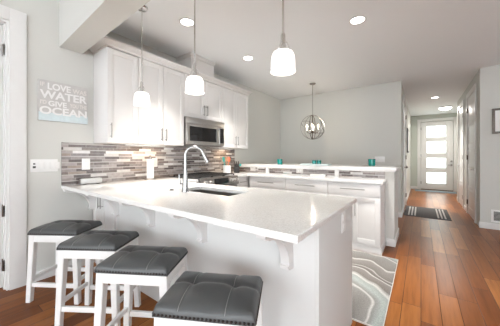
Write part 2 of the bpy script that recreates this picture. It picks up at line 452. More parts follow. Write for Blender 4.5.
# leaf of the left doorway, swung into the side room
leaf = thing('door_1', 'white door swung open in the doorway at the left edge', 'door'); leaf['kind'] = 'structure'
for k in ('label', 'category'): del leaf[k]
d = MB(); LX1 = XW - .085; LY = DY1 - .02
d.box(LX1 - .88, LX1, LY - .04, LY - .005, .01, DH - .005, .002)
for z0, z1 in ((.25, .95), (1.1, 2.25)):
    for x0, x1 in ((LX1 - .76, LX1 - .12),):
        d.box(x0, x1, LY - .046, LY - .04, z0, z0 + .03).box(x0, x1, LY - .046, LY - .04, z1 - .03, z1).box(x0, x0 + .03, LY - .046, LY - .04, z0, z1).box(x1 - .03, x1, LY - .046, LY - .04, z0, z1)
d.build('leaf', 'trim', leaf)
for z in (.22, .72, 2.2):
    MB().box(LX1 - .005, LX1 + .045, LY - .012, LY - .001, z - .05, z + .05).tube([(LX1 + .01, LY - .01, z - .055), (LX1 + .01, LY - .01, z + .055)], .007, 8).build('hinge', 'bronze' if z < 1 else 'nickel', leaf)

# hall doors: panelled leaf in a casing
def hall_door(name, x, out, y0, y1, knob_far=False, lever=False):
    o = bpy.data.objects.new(name, None); COL.objects.link(o); o['kind'] = 'structure'
    cs = MB(); cw = .095
    def bx(mb, ya, yb, za, zb, d0, d1):
        lo, hi = sorted((x + out * d0, x + out * d1)); mb.box(lo, hi, ya, yb, za, zb, .002)
    bx(cs, y0 - cw, y0, 0, 2.46 + cw, 0, .022); bx(cs, y1, y1 + cw, 0, 2.46 + cw, 0, .022); bx(cs, y0, y1, 2.46, 2.46 + cw, 0, .022)
    cs.build('casing', 'trim', o)
    lf = MB(); bx(lf, y0 + .004, y1 - .004, .01, 2.455, 0, .004)
    n = 5; hz = (2.33 - .12) / n
    for k in range(n):
        za, zb = .12 + k * hz + .03, .12 + (k + 1) * hz - .03
        bx(lf, y0 + .1, y1 - .1, za, za + .02, .004, .010); bx(lf, y0 + .1, y1 - .1, zb - .02, zb, .004, .010)
        bx(lf, y0 + .1, y0 + .12, za, zb, .004, .010); bx(lf, y1 - .12, y1 - .1, za, zb, .004, .010)
    lf.build('leaf', 'trim', o)
    ky = y1 - .07 if knob_far else y0 + .07
    h = MB(); px = x + out * .004
    h.tube([(px, ky, .98), (px + out * .012, ky, .98)], .028, 14).tube([(px, ky, .98), (px + out * .055, ky, .98)], .010, 10)
    if lever: h.tube([(px + out * .05, ky, .98), (px + out * .055, ky + (.11 if not knob_far else -.11), .985)], .008, 10)
    else: h.lathe([(0, -.028), (.02, -.02), (.028, 0), (.02, .02), (0, .028)], (px + out * .06, ky, .98), 14)
    h.build('door_handle', 'nickel', o)
    hg = MB(); hy = y0 + .004 if knob_far else y1 - .004
    for z in (.25, 1.2, 2.2):
        h2 = MB(); bx(h2, hy - .012, hy + .012, z - .05, z + .05, .004, .026); h2.build('hinge', 'bronze', o)
    return o
hall_door('door_2', XR, -1, 6.0, 6.86, False, True)
hall_door('door_3', XR, -1, 7.5, 8.32, True, True)
hall_door('door_4', XL, 1, 6.22, 7.1, False, False)

# front door
fd = bpy.data.objects.new('door_5', None); COL.objects.link(fd); fd['kind'] = 'structure'
c = MB(); cw = .10
c.box(DX0 - .012 - cw, DX0 - .012, YF - .02, YF, 0, DTOP + .012 + cw, .003).box(DX1 + .012, DX1 + .012 + cw, YF - .02, YF, 0, DTOP + .012 + cw, .003).box(DX0 - .012, DX1 + .012, YF - .02, YF, DTOP + .012, DTOP + .012 + cw, .003)
c.box(DX0 - .03, DX0 + .012, YF + .068, YF + .1, 0, DTOP + .03).box(DX1 - .012, DX1 + .03, YF + .068, YF + .1, 0, DTOP + .03).box(DX0, DX1, YF + .068, YF + .1, DTOP - .012, DTOP + .03)
c.build('casing', 'trim', fd)
PX0, PX1 = .165, .72
PZ = [(.245, .645), (.81, 1.17), (1.345, 1.775), (1.92, 2.33)]
d = MB(); ya, yb = YF + .02, YF + .065
d.box(DX0, PX0, ya, yb, .02, DTOP, .002).box(PX1, DX1, ya, yb, .02, DTOP, .002)
zz = [.02] + [z for p in PZ for z in p] + [DTOP]
for k in range(0, len(zz), 2): d.box(PX0, PX1, ya, yb, zz[k], zz[k + 1], .002)
for z0, z1 in PZ:
    d.box(PX0 - .02, PX1 + .02, ya - .008, ya, z0 - .02, z0, .002).box(PX0 - .02, PX1 + .02, ya - .008, ya, z1, z1 + .02, .002).box(PX0 - .02, PX0, ya - .008, ya, z0, z1, .002).box(PX1, PX1 + .02, ya - .008, ya, z0, z1, .002)
d.build('leaf', 'trim', fd)
for z0, z1 in PZ: MB().box(PX0, PX1, ya + .015, ya + .025, z0, z1).build('glass_pane', 'frost', fd)
MB().tube([(.865, ya, 1.05), (.865, ya - .03, 1.05)], .03, 14).build('deadbolt', 'darksteel', fd)
MB().tube([(.865, ya, .92), (.865, ya - .02, .92)], .03, 14).tube([(.865, ya - .05, .92), (.77, ya - .052, .92)], .010, 10).tube([(.865, ya, .92), (.865, ya - .05, .92)], .011, 10).build('door_handle', 'darksteel', fd)
MB().box(DX0, DX1, YF + .01, YF + .12, 0, .02).build('threshold', 'bronze', fd)
for z in (.25, 1.25, 2.25): MB().box(DX0 - .012, DX0 + .012, ya - .012, ya, z - .05, z + .05).build('hinge', 'nickel', fd)
struct('ground_porch', MB().box(-4, 5, YF + .12, 20, -.2, -.1), 'ground')

# ------------------------------------------------------------------ KITCHEN: cabinets
XF = -2.72
def cabinet_handle(par, p, q, out): bar_pull(MB(), p, q, out).build('handle', 'nickel', par)

def upper(label, y0, y1, z0, z1, nd, handles, group='white wall cabinets above the backsplash'):
    o = thing('wall_cabinet', label, 'cabinet', group=group)
    MB().box(XW + .002, XF, y0 + .001, y1 - .001, z0, z1, .002).build('body', 'cab', o)
    wd = (y1 - y0) / nd
    for k in range(nd):
        a0, a1 = y0 + k * wd + .003, y0 + (k + 1) * wd - .003
        dr = shaker(MB(), 'x', XF + .001, 1, a0, a1, z0 + .004, z1 - .03).build('door', 'cab', o)
        hs = handles[k]
        hy = a0 + .03 if hs == 'l' else a1 - .03
        cabinet_handle(dr, (XF + .021, hy, z0 + .05), (XF + .021, hy, z0 + .05 + .16), (1, 0, 0))
    return o
UB, UT = 1.37, 2.415
upper('white single-door wall cabinet nearest the ocean sign', 1.14, 1.48, UB, UT, 1, 'l')
upper('white double-door wall cabinet just left of the microwave', 1.48, 2.145, UB, UT, 2, 'rl')
upper('short white double-door wall cabinet over the microwave', 2.145, 2.935, 1.79, UT, 2, 'rl')
upper('white double-door wall cabinet right of the microwave', 2.935, 3.67, UB, UT, 2, 'rl')

# crown moulding with returns
def crown(y0, y1, xf, zb):
    prof = [(0, 0), (.012, 0), (.012, .02), (.022, .024), (.05, .055), (.058, .058), (.058, .075), (0, .075)]
    t = bmesh.new(); loops = []
    for off, z in prof:
        loops.append([t.verts.new(p) for p in ((XW + .002, y0 - off, zb + z), (xf + off, y0 - off, zb + z), (xf + off, y1 + off, zb + z), (XW + .002, y1 + off, zb + z))])
    for a, b_ in zip(loops, loops[1:]):
        for k in range(3): t.faces.new((a[k], a[k + 1], b_[k + 1], b_[k]))
    t.faces.new(loops[-1]); t.faces.new(loops[0])
    bmesh.ops.recalc_face_normals(t, faces=t.faces)
    return MB()._add(t)
tag(crown(1.14, 3.67, XF + .022, UT - .022).build('crown_moulding', 'cab'), 'white crown moulding along the top of the wall cabinets', 'moulding')
# vent chase above the microwave cabinet
tag(MB().box(XW + .002, XF - .0, 2.29, 2.76, UT + .054, CH - .002, .003).box(XW + .002, XF + .012, 2.278, 2.772, CH - .06, CH - .03, .003).box(XW + .002, XF + .022, 2.268, 2.782, CH - .03, CH - .002, .003).build('vent_chase', 'cab'), 'boxed white vent chase from cabinet top to ceiling above the microwave', 'vent cover')

# microwave
mw = thing('microwave', 'stainless over-the-range microwave with black glass door', 'microwave')
m0, m1, mz0, mz1, mx = 2.15, 2.93, 1.385, 1.785, -2.68
MB().box(XW + .01, mx, m0, m1, mz0, mz1, .004).build('body', 'darksteel', mw)
d = MB(); fx = mx + .03
d.box(mx + .001, fx, m0, m1, mz1 - .09, mz1 - .002, .003)
top = d.build('vent_panel', 'steel', mw)
d = MB(); da, db = m0 + .005, m1 - .13
d.box(mx + .001, fx, da, da + .05, mz0 + .012, mz1 - .095, .003).box(mx + .001, fx, db - .05, db, mz0 + .012, mz1 - .095, .003).box(mx + .001, fx, da + .05, db - .05, mz1 - .13, mz1 - .095, .003).box(mx + .001, fx, da + .05, db - .05, mz0 + .012, mz0 + .06, .003)
dr = d.build('door', 'steel', mw)
MB().box(mx + .002, fx - .004, da + .05, db - .05, mz0 + .06, mz1 - .13).build('window', 'blackglass', dr)
bar_pull(MB(), (fx, db - .022, mz0 + .03), (fx, db - .022, mz1 - .11), (1, 0, 0), .010, .035).build('handle', 'nickel', dr)
cp = MB().box(mx + .001, fx, db + .004, m1 - .002, mz0 + .012, mz1 - .095, .003).build('control_panel', 'steel', mw)
MB().box(fx, fx + .002, db + .015, m1 - .015, mz0 + .05, mz1 - .11).build('keypad', 'blackglass', cp)
MB().box(XW + .03, mx - .01, m0 + .02, m1 - .02, mz0 - .006, mz0 - .0005).build('grease_filter', 'darksteel', mw)

# ------------------------------------------------------------------ base cabinets
CT0, CT1 = .883, .915
PX, PY0, PY1 = -.41, 1.15, 1.845       # peninsula body
pen = thing('peninsula_cabinet', 'white panelled peninsula base facing the stools', 'cabinet')
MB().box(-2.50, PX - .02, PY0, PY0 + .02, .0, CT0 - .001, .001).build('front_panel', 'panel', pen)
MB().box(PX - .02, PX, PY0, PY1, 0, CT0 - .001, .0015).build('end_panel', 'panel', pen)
MB().box(XW + .016, -2.50, PY0 + .001, PY0 + .02, .0, CT0 - .001).box(-2.4, PX - .02, PY1 - .02, PY1, .1, CT0 - .001).box(-2.4, PX - .02, PY0 + .03, PY1 - .08, .0, .1).build('carcass', 'cab', pen)
XD0, XM, XD1 = XW + .02, -2.80, -2.53
for a0, a1, hx in ((XD0, XM - .002, XM - .028), (XM + .002, XD1, XM + .03)):
    dr = shaker(MB(), 'y', PY0, -1, a0, a1, .11, CT0 - .02, st=.05).build('door', 'cab', pen)
    cabinet_handle(dr, (hx, PY0 - .02, .66), (hx, PY0 - .02, .84), (0, -1, 0))
nd = 3; wd = (PX - .04 + 2.4) / nd
for k in range(nd):
    a0 = -2.4 + k * wd + .003; a1 = a0 + wd - .006
    dr = shaker(MB(), 'y', PY1, 1, a0, a1, .11, CT0 - .02).build('door', 'cab', pen)
    cabinet_handle(dr, (a1 - .03, PY1 + .02, .64), (a1 - .03, PY1 + .02, .80), (0, 1, 0))
# corbels
def corbel():
    P = [(0, PY0), (0, PY0 - .275), (-.014, PY0 - .275), (-.020, PY0 - .255), (-.028, PY0 - .25)]
    for k in range(17):
        a = k / 16 * PI / 2
        P.append((-.215 + .185 * math.cos(a), PY0 - .24 + .195 * math.sin(a)))
    P += [(-.218, PY0 - .055), (-.236, PY0 - .050), (-.238, PY0 - .03), (-.238, PY0)]
    return P
CPf = [(0, y, z) for z, y in corbel()]
m = MB(); m.prism([(0, y - PY0, z) for _, y, z in CPf], (.05, 0, 0)); m.box(-.006, .056, -.28, -.0, .0, .012, .002)
c0 = m.build('corbel', 'cab')
cl = ['white curved corbel under counter, fifth from the wall, nearest the counter corner', 'white curved corbel under counter, fourth from the wall, second from the counter corner',
      'white curved corbel under counter, middle one of the five in the row', 'white curved corbel just right of the peninsula cabinet handles', 'white curved corbel against the wall at the left end of counter']
for k, x in enumerate((-.60, -1.25, -1.88, -2.51, XW + .022)):
    o = c0 if k == 0 else c0.copy()
    if k: COL.objects.link(o)
    o.location = (x, PY0 - (.0205 if k == 4 else .0005), CT0 - .0135)
    tag(o, cl[k], 'corbel', 'corbels under the peninsula overhang')

def drawer(mb, axis, at, out, a0, a1, z0, z1):
    lo, hi = sorted((at, at + out * .02))
    if axis == 'x': mb.box(lo, hi, a0, a1, z0, z1, .002)
    else: mb.box(a0, a1, lo, hi, z0, z1, .002)
    return mb
KX = -2.41
# cabinets on the long wall
cA = thing('base_cabinet', 'narrow white base cabinet between peninsula and range', 'cabinet')
MB().box(XW + .002, KX - .02, 1.88, 2.13, .0, CT0 - .001).build('body', 'cab', cA)
dr = shaker(MB(), 'x', KX - .02, 1, 1.885, 2.125, .11, CT0 - .02, st=.045).build('door', 'cab', cA)
cabinet_handle(dr, (KX, 2.09, .64), (KX, 2.09, .80), (1, 0, 0))
cB = thing('base_cabinet', 'white corner drawer cabinet right of the range', 'cabinet')
MB().box(XW + .002, KX - .02, 2.94, 3.70, 0, CT0 - .001).build('body', 'cab', cB)
for z0, z1 in ((.73, .868), (.43, .722), (.115, .422)):
    dw = drawer(MB(), 'x', KX - .02, 1, 2.945, 3.27, z0, z1).build('drawer', 'cab', cB)
    zc = (z0 + z1) / 2; cabinet_handle(dw, (KX, 3.03, zc), (KX, 3.19, zc), (1, 0, 0))
# back run
BF = 3.29
xs = [-2.385, -1.70, -1.045, -.40]
bl = ['white base cabinet at the left of the back counter, near the range', 'middle white base cabinet of the back counter, drawer above doors', 'white base cabinet at the right end of the back counter, near hall']
for k in range(3):
    a0, a1 = xs[k], xs[k + 1]
    o = thing('base_cabinet', bl[k], 'cabinet', group='base cabinets under the back counter')
    MB().box(a0 + .001, a1 - .001, BF, 3.70, .0, CT0 - .001, .001).box(a0 + .001, a1 + (.008 if k == 2 else -.001), BF - .008, 3.70, 0, .09, .002).build('body', 'cab', o)
    e = .02 if k < 2 else .03
    dw = drawer(MB(), 'y', BF, -1, a0 + .004, a1 - .004, .715, .868).build('drawer', 'cab', o)
    xc = (a0 + a1) / 2; cabinet_handle(dw, (xc - .15, BF - .02, .80), (xc + .15, BF - .02, .80), (0, -1, 0))
    for b0, b1, s_ in ((a0 + .004, xc - .002, 1), (xc + .002, a1 - .004, -1)):
        dr = shaker(MB(), 'y', BF, -1, b0, b1, .115, .705).build('door', 'cab', o)
        hx = b1 - .022 if s_ == 1 else b0 + .034
        cabinet_handle(dr, (hx, BF - .02, .46), (hx, BF - .02, .66), (0, -1, 0))

# countertops
SX0, SX1, SY0, SY1 = -1.83, -1.20, 1.375, 1.66
xs_ = [XW + .002, -2.39, SX0, SX1, -.383]; ys_ = [.838, SY0, SY1, 1.868, 2.135]
top = MB().slab(xs_, ys_, lambda i, j: (j < 3 and not (i == 2 and j == 1)) or (j == 3 and i == 0), CT0, CT1).build('peninsula_countertop', 'quartz')
tag(top, 'speckled white quartz countertop of the peninsula with sink cutout', 'countertop')
top2 = MB().slab([XW + .002, -2.39, -.375], [2.937, 3.255, 3.718], lambda i, j: i == 0 or j == 1, CT0, CT1).build('back_countertop', 'quartz')
tag(top2, 'white quartz countertop along the half wall and around the corner', 'countertop')

# backsplashes
tag(MB().box(XW + .0005, XW + .010, .842, 3.67, CT1 + .0005, UB - .001).build('mosaic_backsplash', 'mosY'), 'brown, grey and white strip mosaic backsplash under wall cabinets', 'backsplash')
tag(MB().box(XW + .012, -.40, HY0 - .008, HY0, CT1 + .0005, 1.03).build('mosaic_backsplash', 'mosX'), 'low strip of mosaic tile below the half wall ledge', 'backsplash')
# ledge on the half wall
tag(MB().box(XW + .002, HX + .03, HY0 - .06, HY1 + .05, 1.031, 1.072, .004).box(XW + .002, HX + .016, HY0 - .045, HY1 + .03, 1.012, 1.030, .003).build('wall_ledge', 'trim'), 'white ledge capping the half wall behind the counter', 'ledge')
br = MB().box(-.03, .03, -.04, -.0085, 0, .095, .003)
b0 = br.build('ledge_bracket', 'trim')
lb = ['white ledge bracket left of centre, nearer the knife block', 'white ledge bracket behind the right base cabinet']
for k, x in enumerate((-2.28, -1.04)):
    o = b0 if k == 0 else b0.copy()
    if k: COL.objects.link(o)
    o.location = (x, HY0, CT1 + .001); tag(o, lb[k], 'bracket', 'white brackets under the half wall ledge')

# ------------------------------------------------------------------ range
rg = thing('range', 'stainless slide-in gas range with black cast iron grates', 'range', (0, 0, 0))
R0, R1, RX = 2.142, 2.93, -2.40
MB().box(XW + .02, RX, R0, R1, .02, .895, .003).build('body', 'darksteel', rg)
MB().box(XW + .02, RX + .01, R0, R1, .896, .918, .003).build('cooktop', 'black', rg)
cpp = MB().prism([(RX + .001, R0, .79), (RX + .055, R0, .79), (RX + .062, R0, .80), (RX + .035, R0, .915), (RX + .025, R0, .925), (RX + .011, R0, .925)], (0, R1 - R0, 0)).build('control_panel', 'darksteel', rg)
def cpt(y, t, off=0.):   # point on the sloped panel
    a, b_ = Vector((RX + .062, y, .80)), Vector((RX + .035, y, .915)); n = Vector((.115, 0, .027)).normalized()
    return a + (b_ - a) * t + n * off
q = [cpt(2.40, .18, .0005), cpt(2.40, .88, .0005), cpt(2.70, .88, .0005), cpt(2.70, .18, .0005)]
MB().prism(q, Vector((.115, 0, .027)).normalized() * .002).build('display', 'blackglass', cpp)
for y in (2.22, 2.325, 2.755, 2.815, 2.885):
    p0 = cpt(y, .52, 0); p1 = cpt(y, .52, .012); p2 = cpt(y, .52, .034)
    MB().tube([p0, p1], .028, 18).tube([p1, p2], [.023, .019], 18).build('knob', 'knobmetal', rg)
dr = MB().box(RX + .001, RX + .03, R0 + .004, R1 - .004, .19, .78, .003).build('oven_door', 'darksteel', rg)
MB().box(RX + .03, RX + .033, R0 + .1, R1 - .1, .3, .62).build('window', 'blackglass', dr)
bar_pull(MB(), (RX + .03, R0 + .06, .72), (RX + .03, R1 - .06, .72), (1, 0, 0), .012, .045).build('handle', 'nickel', dr)
MB().box(RX + .001, RX + .028, R0 + .004, R1 - .004, .03, .18, .003).build('drawer', 'darksteel', rg)
for k in range(3):
    gy0 = R0 + .03 + k * .245; gy1 = gy0 + .237; gm = MB()
    gx0, gx1 = XW + .08, RX - .02
    for x in (gx0, (gx0 + gx1) / 2, gx1): gm.box(x - .006, x + .006, gy0, gy1, .938, .952)
    for y in (gy0 + .006, (gy0 + gy1) / 2, gy1 - .006): gm.box(gx0, gx1, y - .006, y + .006, .938, .952)
    for x in (gx0, gx1):
        for y in (gy0 + .006, gy1 - .006): gm.box(x - .007, x + .007, y - .006, y + .006, .9185, .94)
    gm.build('grate', 'iron', rg)
for x, y in ((-2.88, 2.28), (-2.57, 2.28), (-2.72, 2.535), (-2.88, 2.79), (-2.57, 2.79)):
    MB().lathe([(.05, 0), (.05, .008), (.036, .010), (.036, .018), (0, .018)], (x, y, .9185), 18).build('burner', 'iron', rg)

# ------------------------------------------------------------------ sink and faucet
sk = MB(); sz = CT0 - .20; wt = .012
sk.box(SX0 - wt, SX1 + wt, SY0 - wt, SY1 + wt, sz - wt, sz).box(SX0 - wt, SX0, SY0 - wt, SY1 + wt, sz, CT0 - .001).box(SX1, SX1 + wt, SY0 - wt, SY1 + wt, sz, CT0 - .001).box(SX0, SX1, SY0 - wt, SY0, sz, CT0 - .001).box(SX0, SX1, SY1, SY1 + wt, sz, CT0 - .001)
snk = thing('sink', 'undermount stainless steel sink in the peninsula counter', 'sink')
sk.build('basin', 'sinksteel', snk)
MB().lathe([(.045, 0), (.045, .003), (.03, .004), (0, .001)], ((SX0 + SX1) / 2, (SY0 + SY1) / 2, sz + .0005), 20).build('drain', 'nickel', snk)

fc = thing('faucet', 'tall chrome gooseneck pull-down kitchen faucet beside the sink', 'faucet', (-1.645, 1.32, CT1), math.radians(42))
MB().lathe([(.03, .0), (.031, .006), (.027, .016), (.025, .05), (.023, .10), (.018, .16), (.0145, .2)], n=24).build('body', 'chrome', fc)
path = [(0, 0, .18 + .012 * k) for k in range(8)]
RR, cz = .076, .312
path = [(0, 0, .18), (0, 0, .22), (0, 0, cz)]
for k in range(1, 15):
    a = k / 14 * math.radians(158); path.append((RR - RR * math.cos(a), 0, cz + RR * math.sin(a)))
MB().tube(path, .0135, 16).build('neck', 'chrome', fc)
e = Vector(path[-1]); dvec = (Vector(path[-1]) - Vector(path[-2])).normalized()
MB().tube([e, e + dvec * .03, e + dvec * .06, e + dvec * .095, e + dvec * .10], [.0145, .017, .019, .021, .018], 16).build('spray_head', 'chrome', fc)
h = MB().tube([(-.018, .008, .062), (-.046, .018, .064)], .013, 14)
h.tube([(-.044, .018, .062), (-.053, .022, .10), (-.056, .026, .15)], [.008, .007, .0065], 12)
h.build('lever', 'chrome', fc)
bc = MB().lathe([(0, .0), (.02, .0), (.021, .006), (.015, .012), (0, .013)], n=18).build('air_switch', 'chrome')
bc.location = (-1.80, 1.295, CT1 + .0003); tag(bc, 'small flat chrome cap on the counter left of the faucet', 'air switch')

# ------------------------------------------------------------------ things on the counters
sp = thing('speaker', 'oblong pale grey wireless speaker lying by the mosaic wall', 'speaker', (-2.975, 1.09, CT1), math.radians(82))
m = MB()
m.box(-.105, .105, -.03, .03, .004, .066, .022)
m.build('body', 'speaker', sp)
MB().lathe([(.0, -.003), (.026, -.003), (.026, .003), (0, .003)], n=18, mtx=Matrix.Translation((-.106, 0, .035)) @ Matrix.Rotation(PI / 2, 4, 'Y')).build('end_cap', 'darksteel', sp)
MB().box(-.08, -.05, -.024, .024, 0, .006).build('foot', 'black', sp); MB().box(.05, .08, -.024, .024, 0, .006).build('foot', 'black', sp)

tw = thing('paper_towel_holder', 'white paper towel roll standing on a chrome holder', 'paper towel', (-2.90, 1.755, CT1))
MB().lathe([(0, 0), (.075, 0), (.076, .006), (.07, .012), (0, .013)], n=28).build('base', 'nickel', tw)
MB().lathe([(.02, .0145), (.043, .0145), (.044, .02), (.044, .265), (.043, .272), (.02, .272), (.02, .0145)], n=28).build('roll', 'paper', tw)
MB().tube([(0, 0, .012), (0, 0, .298)], .008, 12).lathe([(0, .297), (.014, .302), (.016, .31), (.01, .32), (0, .323)], n=14).build('post', 'nickel', tw)

ck = thing('utensil_crock', 'white ceramic crock holding colourful cooking utensils', 'utensil holder', (-2.80, 3.165, CT1))
MB().lathe([(0, 0), (.064, 0), (.068, .006), (.070, .145), (.072, .15), (.066, .15), (.062, .012), (0, .012)], n=28).build('crock', 'ceramic', ck)
def utensil(name, label, m, dx, dy, tx, ty, L, kind):
    u = thing(name, label, 'utensil', (ck.location.x, ck.location.y, CT1), group='cooking utensils in the white crock')
    a = Vector((dx, dy, .02)); t = Vector((tx, ty, L)); d = (t - a).normalized()
    MB().tube([a, a + (t - a) * .75], .0055, 8).build('handle', 'spoonwood' if kind != 'spat' else m, u)
    s_ = a + (t - a) * .75; side = Vector((0, 1, 0)); side = (side - d * side.dot(d)).normalized(); nn = d.cross(side)
    h = MB()
    if kind == 'spat':
        h.prism([s_ - side * .012 - nn * .004, s_ + side * .012 - nn * .004, s_ + side * .026 + d * .02 - nn * .004, s_ + side * .028 + d * .085 - nn * .004, s_ - side * .022 + d * .09 - nn * .004, s_ - side * .026 + d * .02 - nn * .004], nn * .008, bev=.002)
    else:
        mt = Matrix.Translation(s_ + d * .035) @ Matrix((side, nn, d)).transposed().to_4x4() @ Matrix.Diagonal((.030, .010, .045, 1))
        t_ = bmesh.new(); bmesh.ops.create_uvsphere(t_, u_segments=16, v_segments=10, radius=1); h._add(t_, mt)
    h.build('blade' if kind == 'spat' else 'bowl', m, u)
utensil('spatula', 'teal spatula leaning left in the white crock', 'tealp', -.01, -.02, .0, -.095, .275, 'spat')
utensil('wooden_spoon', 'pale wooden spoon in the white crock', 'spoonwood', .01, -.01, .02, -.035, .29, 'spoon')
utensil('spatula', 'coral red spatula in the middle of the white crock', 'coral', .02, .0, .03, .005, .28, 'spat')
utensil('spoon', 'orange spoon leaning right in the white crock', 'orange', .01, .02, .02, .045, .28, 'spoon')
utensil('spatula', 'small teal spatula leaning right in the white crock', 'tealp', -.02, .02, -.02, .08, .27, 'spat')

kb = thing('knife_block', 'black knife block with knives beside the utensil crock', 'knife block', (-2.80, 3.44, CT1), -.9); kb.scale = (.85, .85, .85)
tl = math.radians(22)
MB().prism([(-.09, -.06, 0), (.07, -.06, 0), (.115, -.06, .13), (.045, -.06, .205), (-.06, -.06, .12)], (0, .12, 0), bev=.004).build('block', 'black', kb)
nrm = Vector((.075, 0, .07)).normalized()
for k, (t, y) in enumerate(((.2, -.036), (.2, 0), (.2, .036), (.55, -.036), (.55, 0), (.55, .036), (.85, -.02), (.85, .02))):
    p = Vector((.045, y, .205)) + (Vector((.115, y, .13)) - Vector((.045, y, .205))) * t
    p1 = p + nrm * (.095 - .03 * t)
    MB().tube([p, p + nrm * .015], .008, 8).tube([p + nrm * .014, p1], .0095, 8).build('knife_handle', 'iron', kb)
MB().box(.0, .03, .061, .10, .15, .2, .004).build('scissors_handle', 'tealp', kb)['label'] = 'teal scissors handle'

def votive(loc, label, s_=1.):
    o = thing('candle_holder', label, 'candle holder', loc, group='teal glass candle holders on the ledge')
    MB().lathe([(0, 0), (.040 * s_, 0), (.046 * s_, .008 * s_), (.048 * s_, .10 * s_), (.044 * s_, .10 * s_), (.041 * s_, .012 * s_), (0, .012 * s_)], n=22).build('glass', 'teal', o)
    MB().lathe([(0, .0125 * s_), (.038 * s_, .0125 * s_), (.038 * s_, .045 * s_), (0, .047 * s_)], n=16).build('candle', 'ceramic', o)
    return o
LZ = 1.0725
def wpt(u, y):  # world x on plane y at picture column u (used once, to place ledge things)
    return None
votive((-2.07, 3.78, LZ), 'teal glass candle holder on the ledge nearest the knife block')
votive((-.625, 4.12, LZ), 'teal glass candle holder at the hall end of the ledge', 1.08)
tr = thing('tray', 'pale aqua oblong dish on the ledge under the orb chandelier', 'tray', (-1.40, 3.76, LZ))
m = MB()
m.box(-.22, .22, -.08, .08, 0, .012, .004).box(-.235, .235, -.095, -.08, .006, .03, .005).box(-.235, .235, .08, .095, .006, .03, .005).box(-.235, -.22, -.08, .08, .006, .03, .005).box(.22, .235, -.08, .08, .006, .03, .005)
m.build('dish', 'tray', tr)
votive((-1.42, 3.76, LZ + .013), 'left of two small teal glasses standing in the aqua dish', .72)
votive((-1.345, 3.77, LZ + .013), 'right of two small teal glasses standing in the aqua dish', .72)
tag(MB().box(-1.43, -1.20, 3.60, 3.67, CT1 + .0005, CT1 + .03, .006).build('soap_dish', 'ceramic'), 'low white oblong dish on the back counter against tile', 'dish')

# ------------------------------------------------------------------ plates on the walls
def plate(name, label, p, axis, w_, h_, slots, cat='outlet', mat_='plate'):
    """axis: 'x' faces +x, 'y' faces -y"""
    o = thing(name, label, cat, p)
    if axis == 'x': MB().box(0.0003, .006, -w_ / 2, w_ / 2, -h_ / 2, h_ / 2, .002).build('cover_plate', mat_, o)
    else: MB().box(-w_ / 2, w_ / 2, -.006, -.0003, -h_ / 2, h_ / 2, .002).build('cover_plate', mat_, o)
    for a, z, sa, sz_, mm, nm in slots:
        if axis == 'x': MB().box(.0055, .009, a - sa / 2, a + sa / 2, z - sz_ / 2, z + sz_ / 2, .001).build(nm, mm, o)
        else: MB().box(a - sa / 2, a + sa / 2, -.009, -.0055, z - sz_ / 2, z + sz_ / 2, .001).build(nm, mm, o)
    return o
sw = [(-.08 + k * .046, 0, .034, .068, 'plate', 'rocker_switch') for k in range(1, 5)]
sw += [(-.078, .018, .016, .014, 'slot', 'toggle'), (-.078, -.014, .022, .02, 'slot', 'toggle')]
plate('light_switch', 'wide white multi switch plate between doorway and mosaic tile', (XW, .705, 1.13), 'x', .212, .125, sw, 'light switch')
OS = [(0, .028, .034, .036, 'plate', 'receptacle'), (0, -.028, .034, .036, 'plate', 'receptacle'), (-.007, .03, .003, .012, 'slot', 'slot'), (.007, .03, .003, .012, 'slot', 'slot'), (-.007, -.026, .003, .012, 'slot', 'slot'), (.007, -.026, .003, .012, 'slot', 'slot')]
plate('wall_outlet', 'white outlet on the mosaic tile above the grey speaker', (XW + .010, 1.062, 1.135), 'x', .08, .125, OS)
plate('wall_outlet', 'white outlet on the mosaic tile behind the paper towel', (XW + .010, 1.905, 1.135), 'x', .08, .125, OS)
plate('wall_outlet', 'white outlet on the peninsula end panel below the counter', (PX, 1.595, .795), 'x', .08, .125, OS)
plate('light_switch', 'white switch plate on the back wall above right candle holder', (-.70, YB, 1.16), 'y', .19, .12, [(-.055, 0, .033, .066, 'plate', 'rocker_switch'), (0, 0, .033, .066, 'plate', 'rocker_switch'), (.055, 0, .033, .066, 'plate', 'rocker_switch')], 'light switch')
OH = [(s * .02, 0, .026, .03, 'plate', 'receptacle') for s in (-1, 1)]
plate('wall_outlet', 'beige outlet on low tile strip behind the middle cabinet', (-1.655, HY0 - .008, .975), 'y', .12, .07, OH, mat_='lettb')
plate('wall_outlet', 'beige outlet on low tile strip near the bracket by the crock', (-2.62, HY0 - .008, .975), 'y', .12, .07, OH, mat_='lettb')

# ------------------------------------------------------------------ ocean sign
sg = thing('wall_sign', 'taupe canvas sign about love, water and ocean above the switches', 'sign', (XW, 0, 0))
s0, s1, z0, z1 = .652, 1.073, 1.578, 1.982
MB().box(.001, .03, s0, s1, z0, z1, .002).build('canvas', 'canvas', sg)
MB().box(.0302, .0308, s0 + .001, s1 - .001, z0 + .001, z0 + .085).build('aqua_band', 'band', sg)
def text(s_, m, y0, y1, zb, h, name='lettering'):
    cu = bpy.data.curves.new('t', 'FONT'); cu.body = s_; cu.size = 1.; cu.extrude = .002; cu.offset = .03
    to = bpy.data.objects.new('t', cu); COL.objects.link(to)
    dg = bpy.context.evaluated_depsgraph_get(); dg.update()
    me = bpy.data.meshes.new_from_object(to.evaluated_get(dg)); bpy.data.objects.remove(to)
    xs_ = [v.co.x for v in me.vertices]; ys_ = [v.co.y for v in me.vertices]
    ax, bx_, ay, by = min(xs_), max(xs_), min(ys_), max(ys_)
    for v in me.vertices:
        v.co = Vector((.0312 + max(v.co.z, -.001) * .25, y0 + (v.co.x - ax) / (bx_ - ax) * (y1 - y0), zb + (v.co.y - ay) / (by - ay) * h))
    me.materials.clear(); me.materials.append(M_[m]); me.name = name
    o = bpy.data.objects.new(name, me); COL.objects.link(o); o.parent = sg
    return o
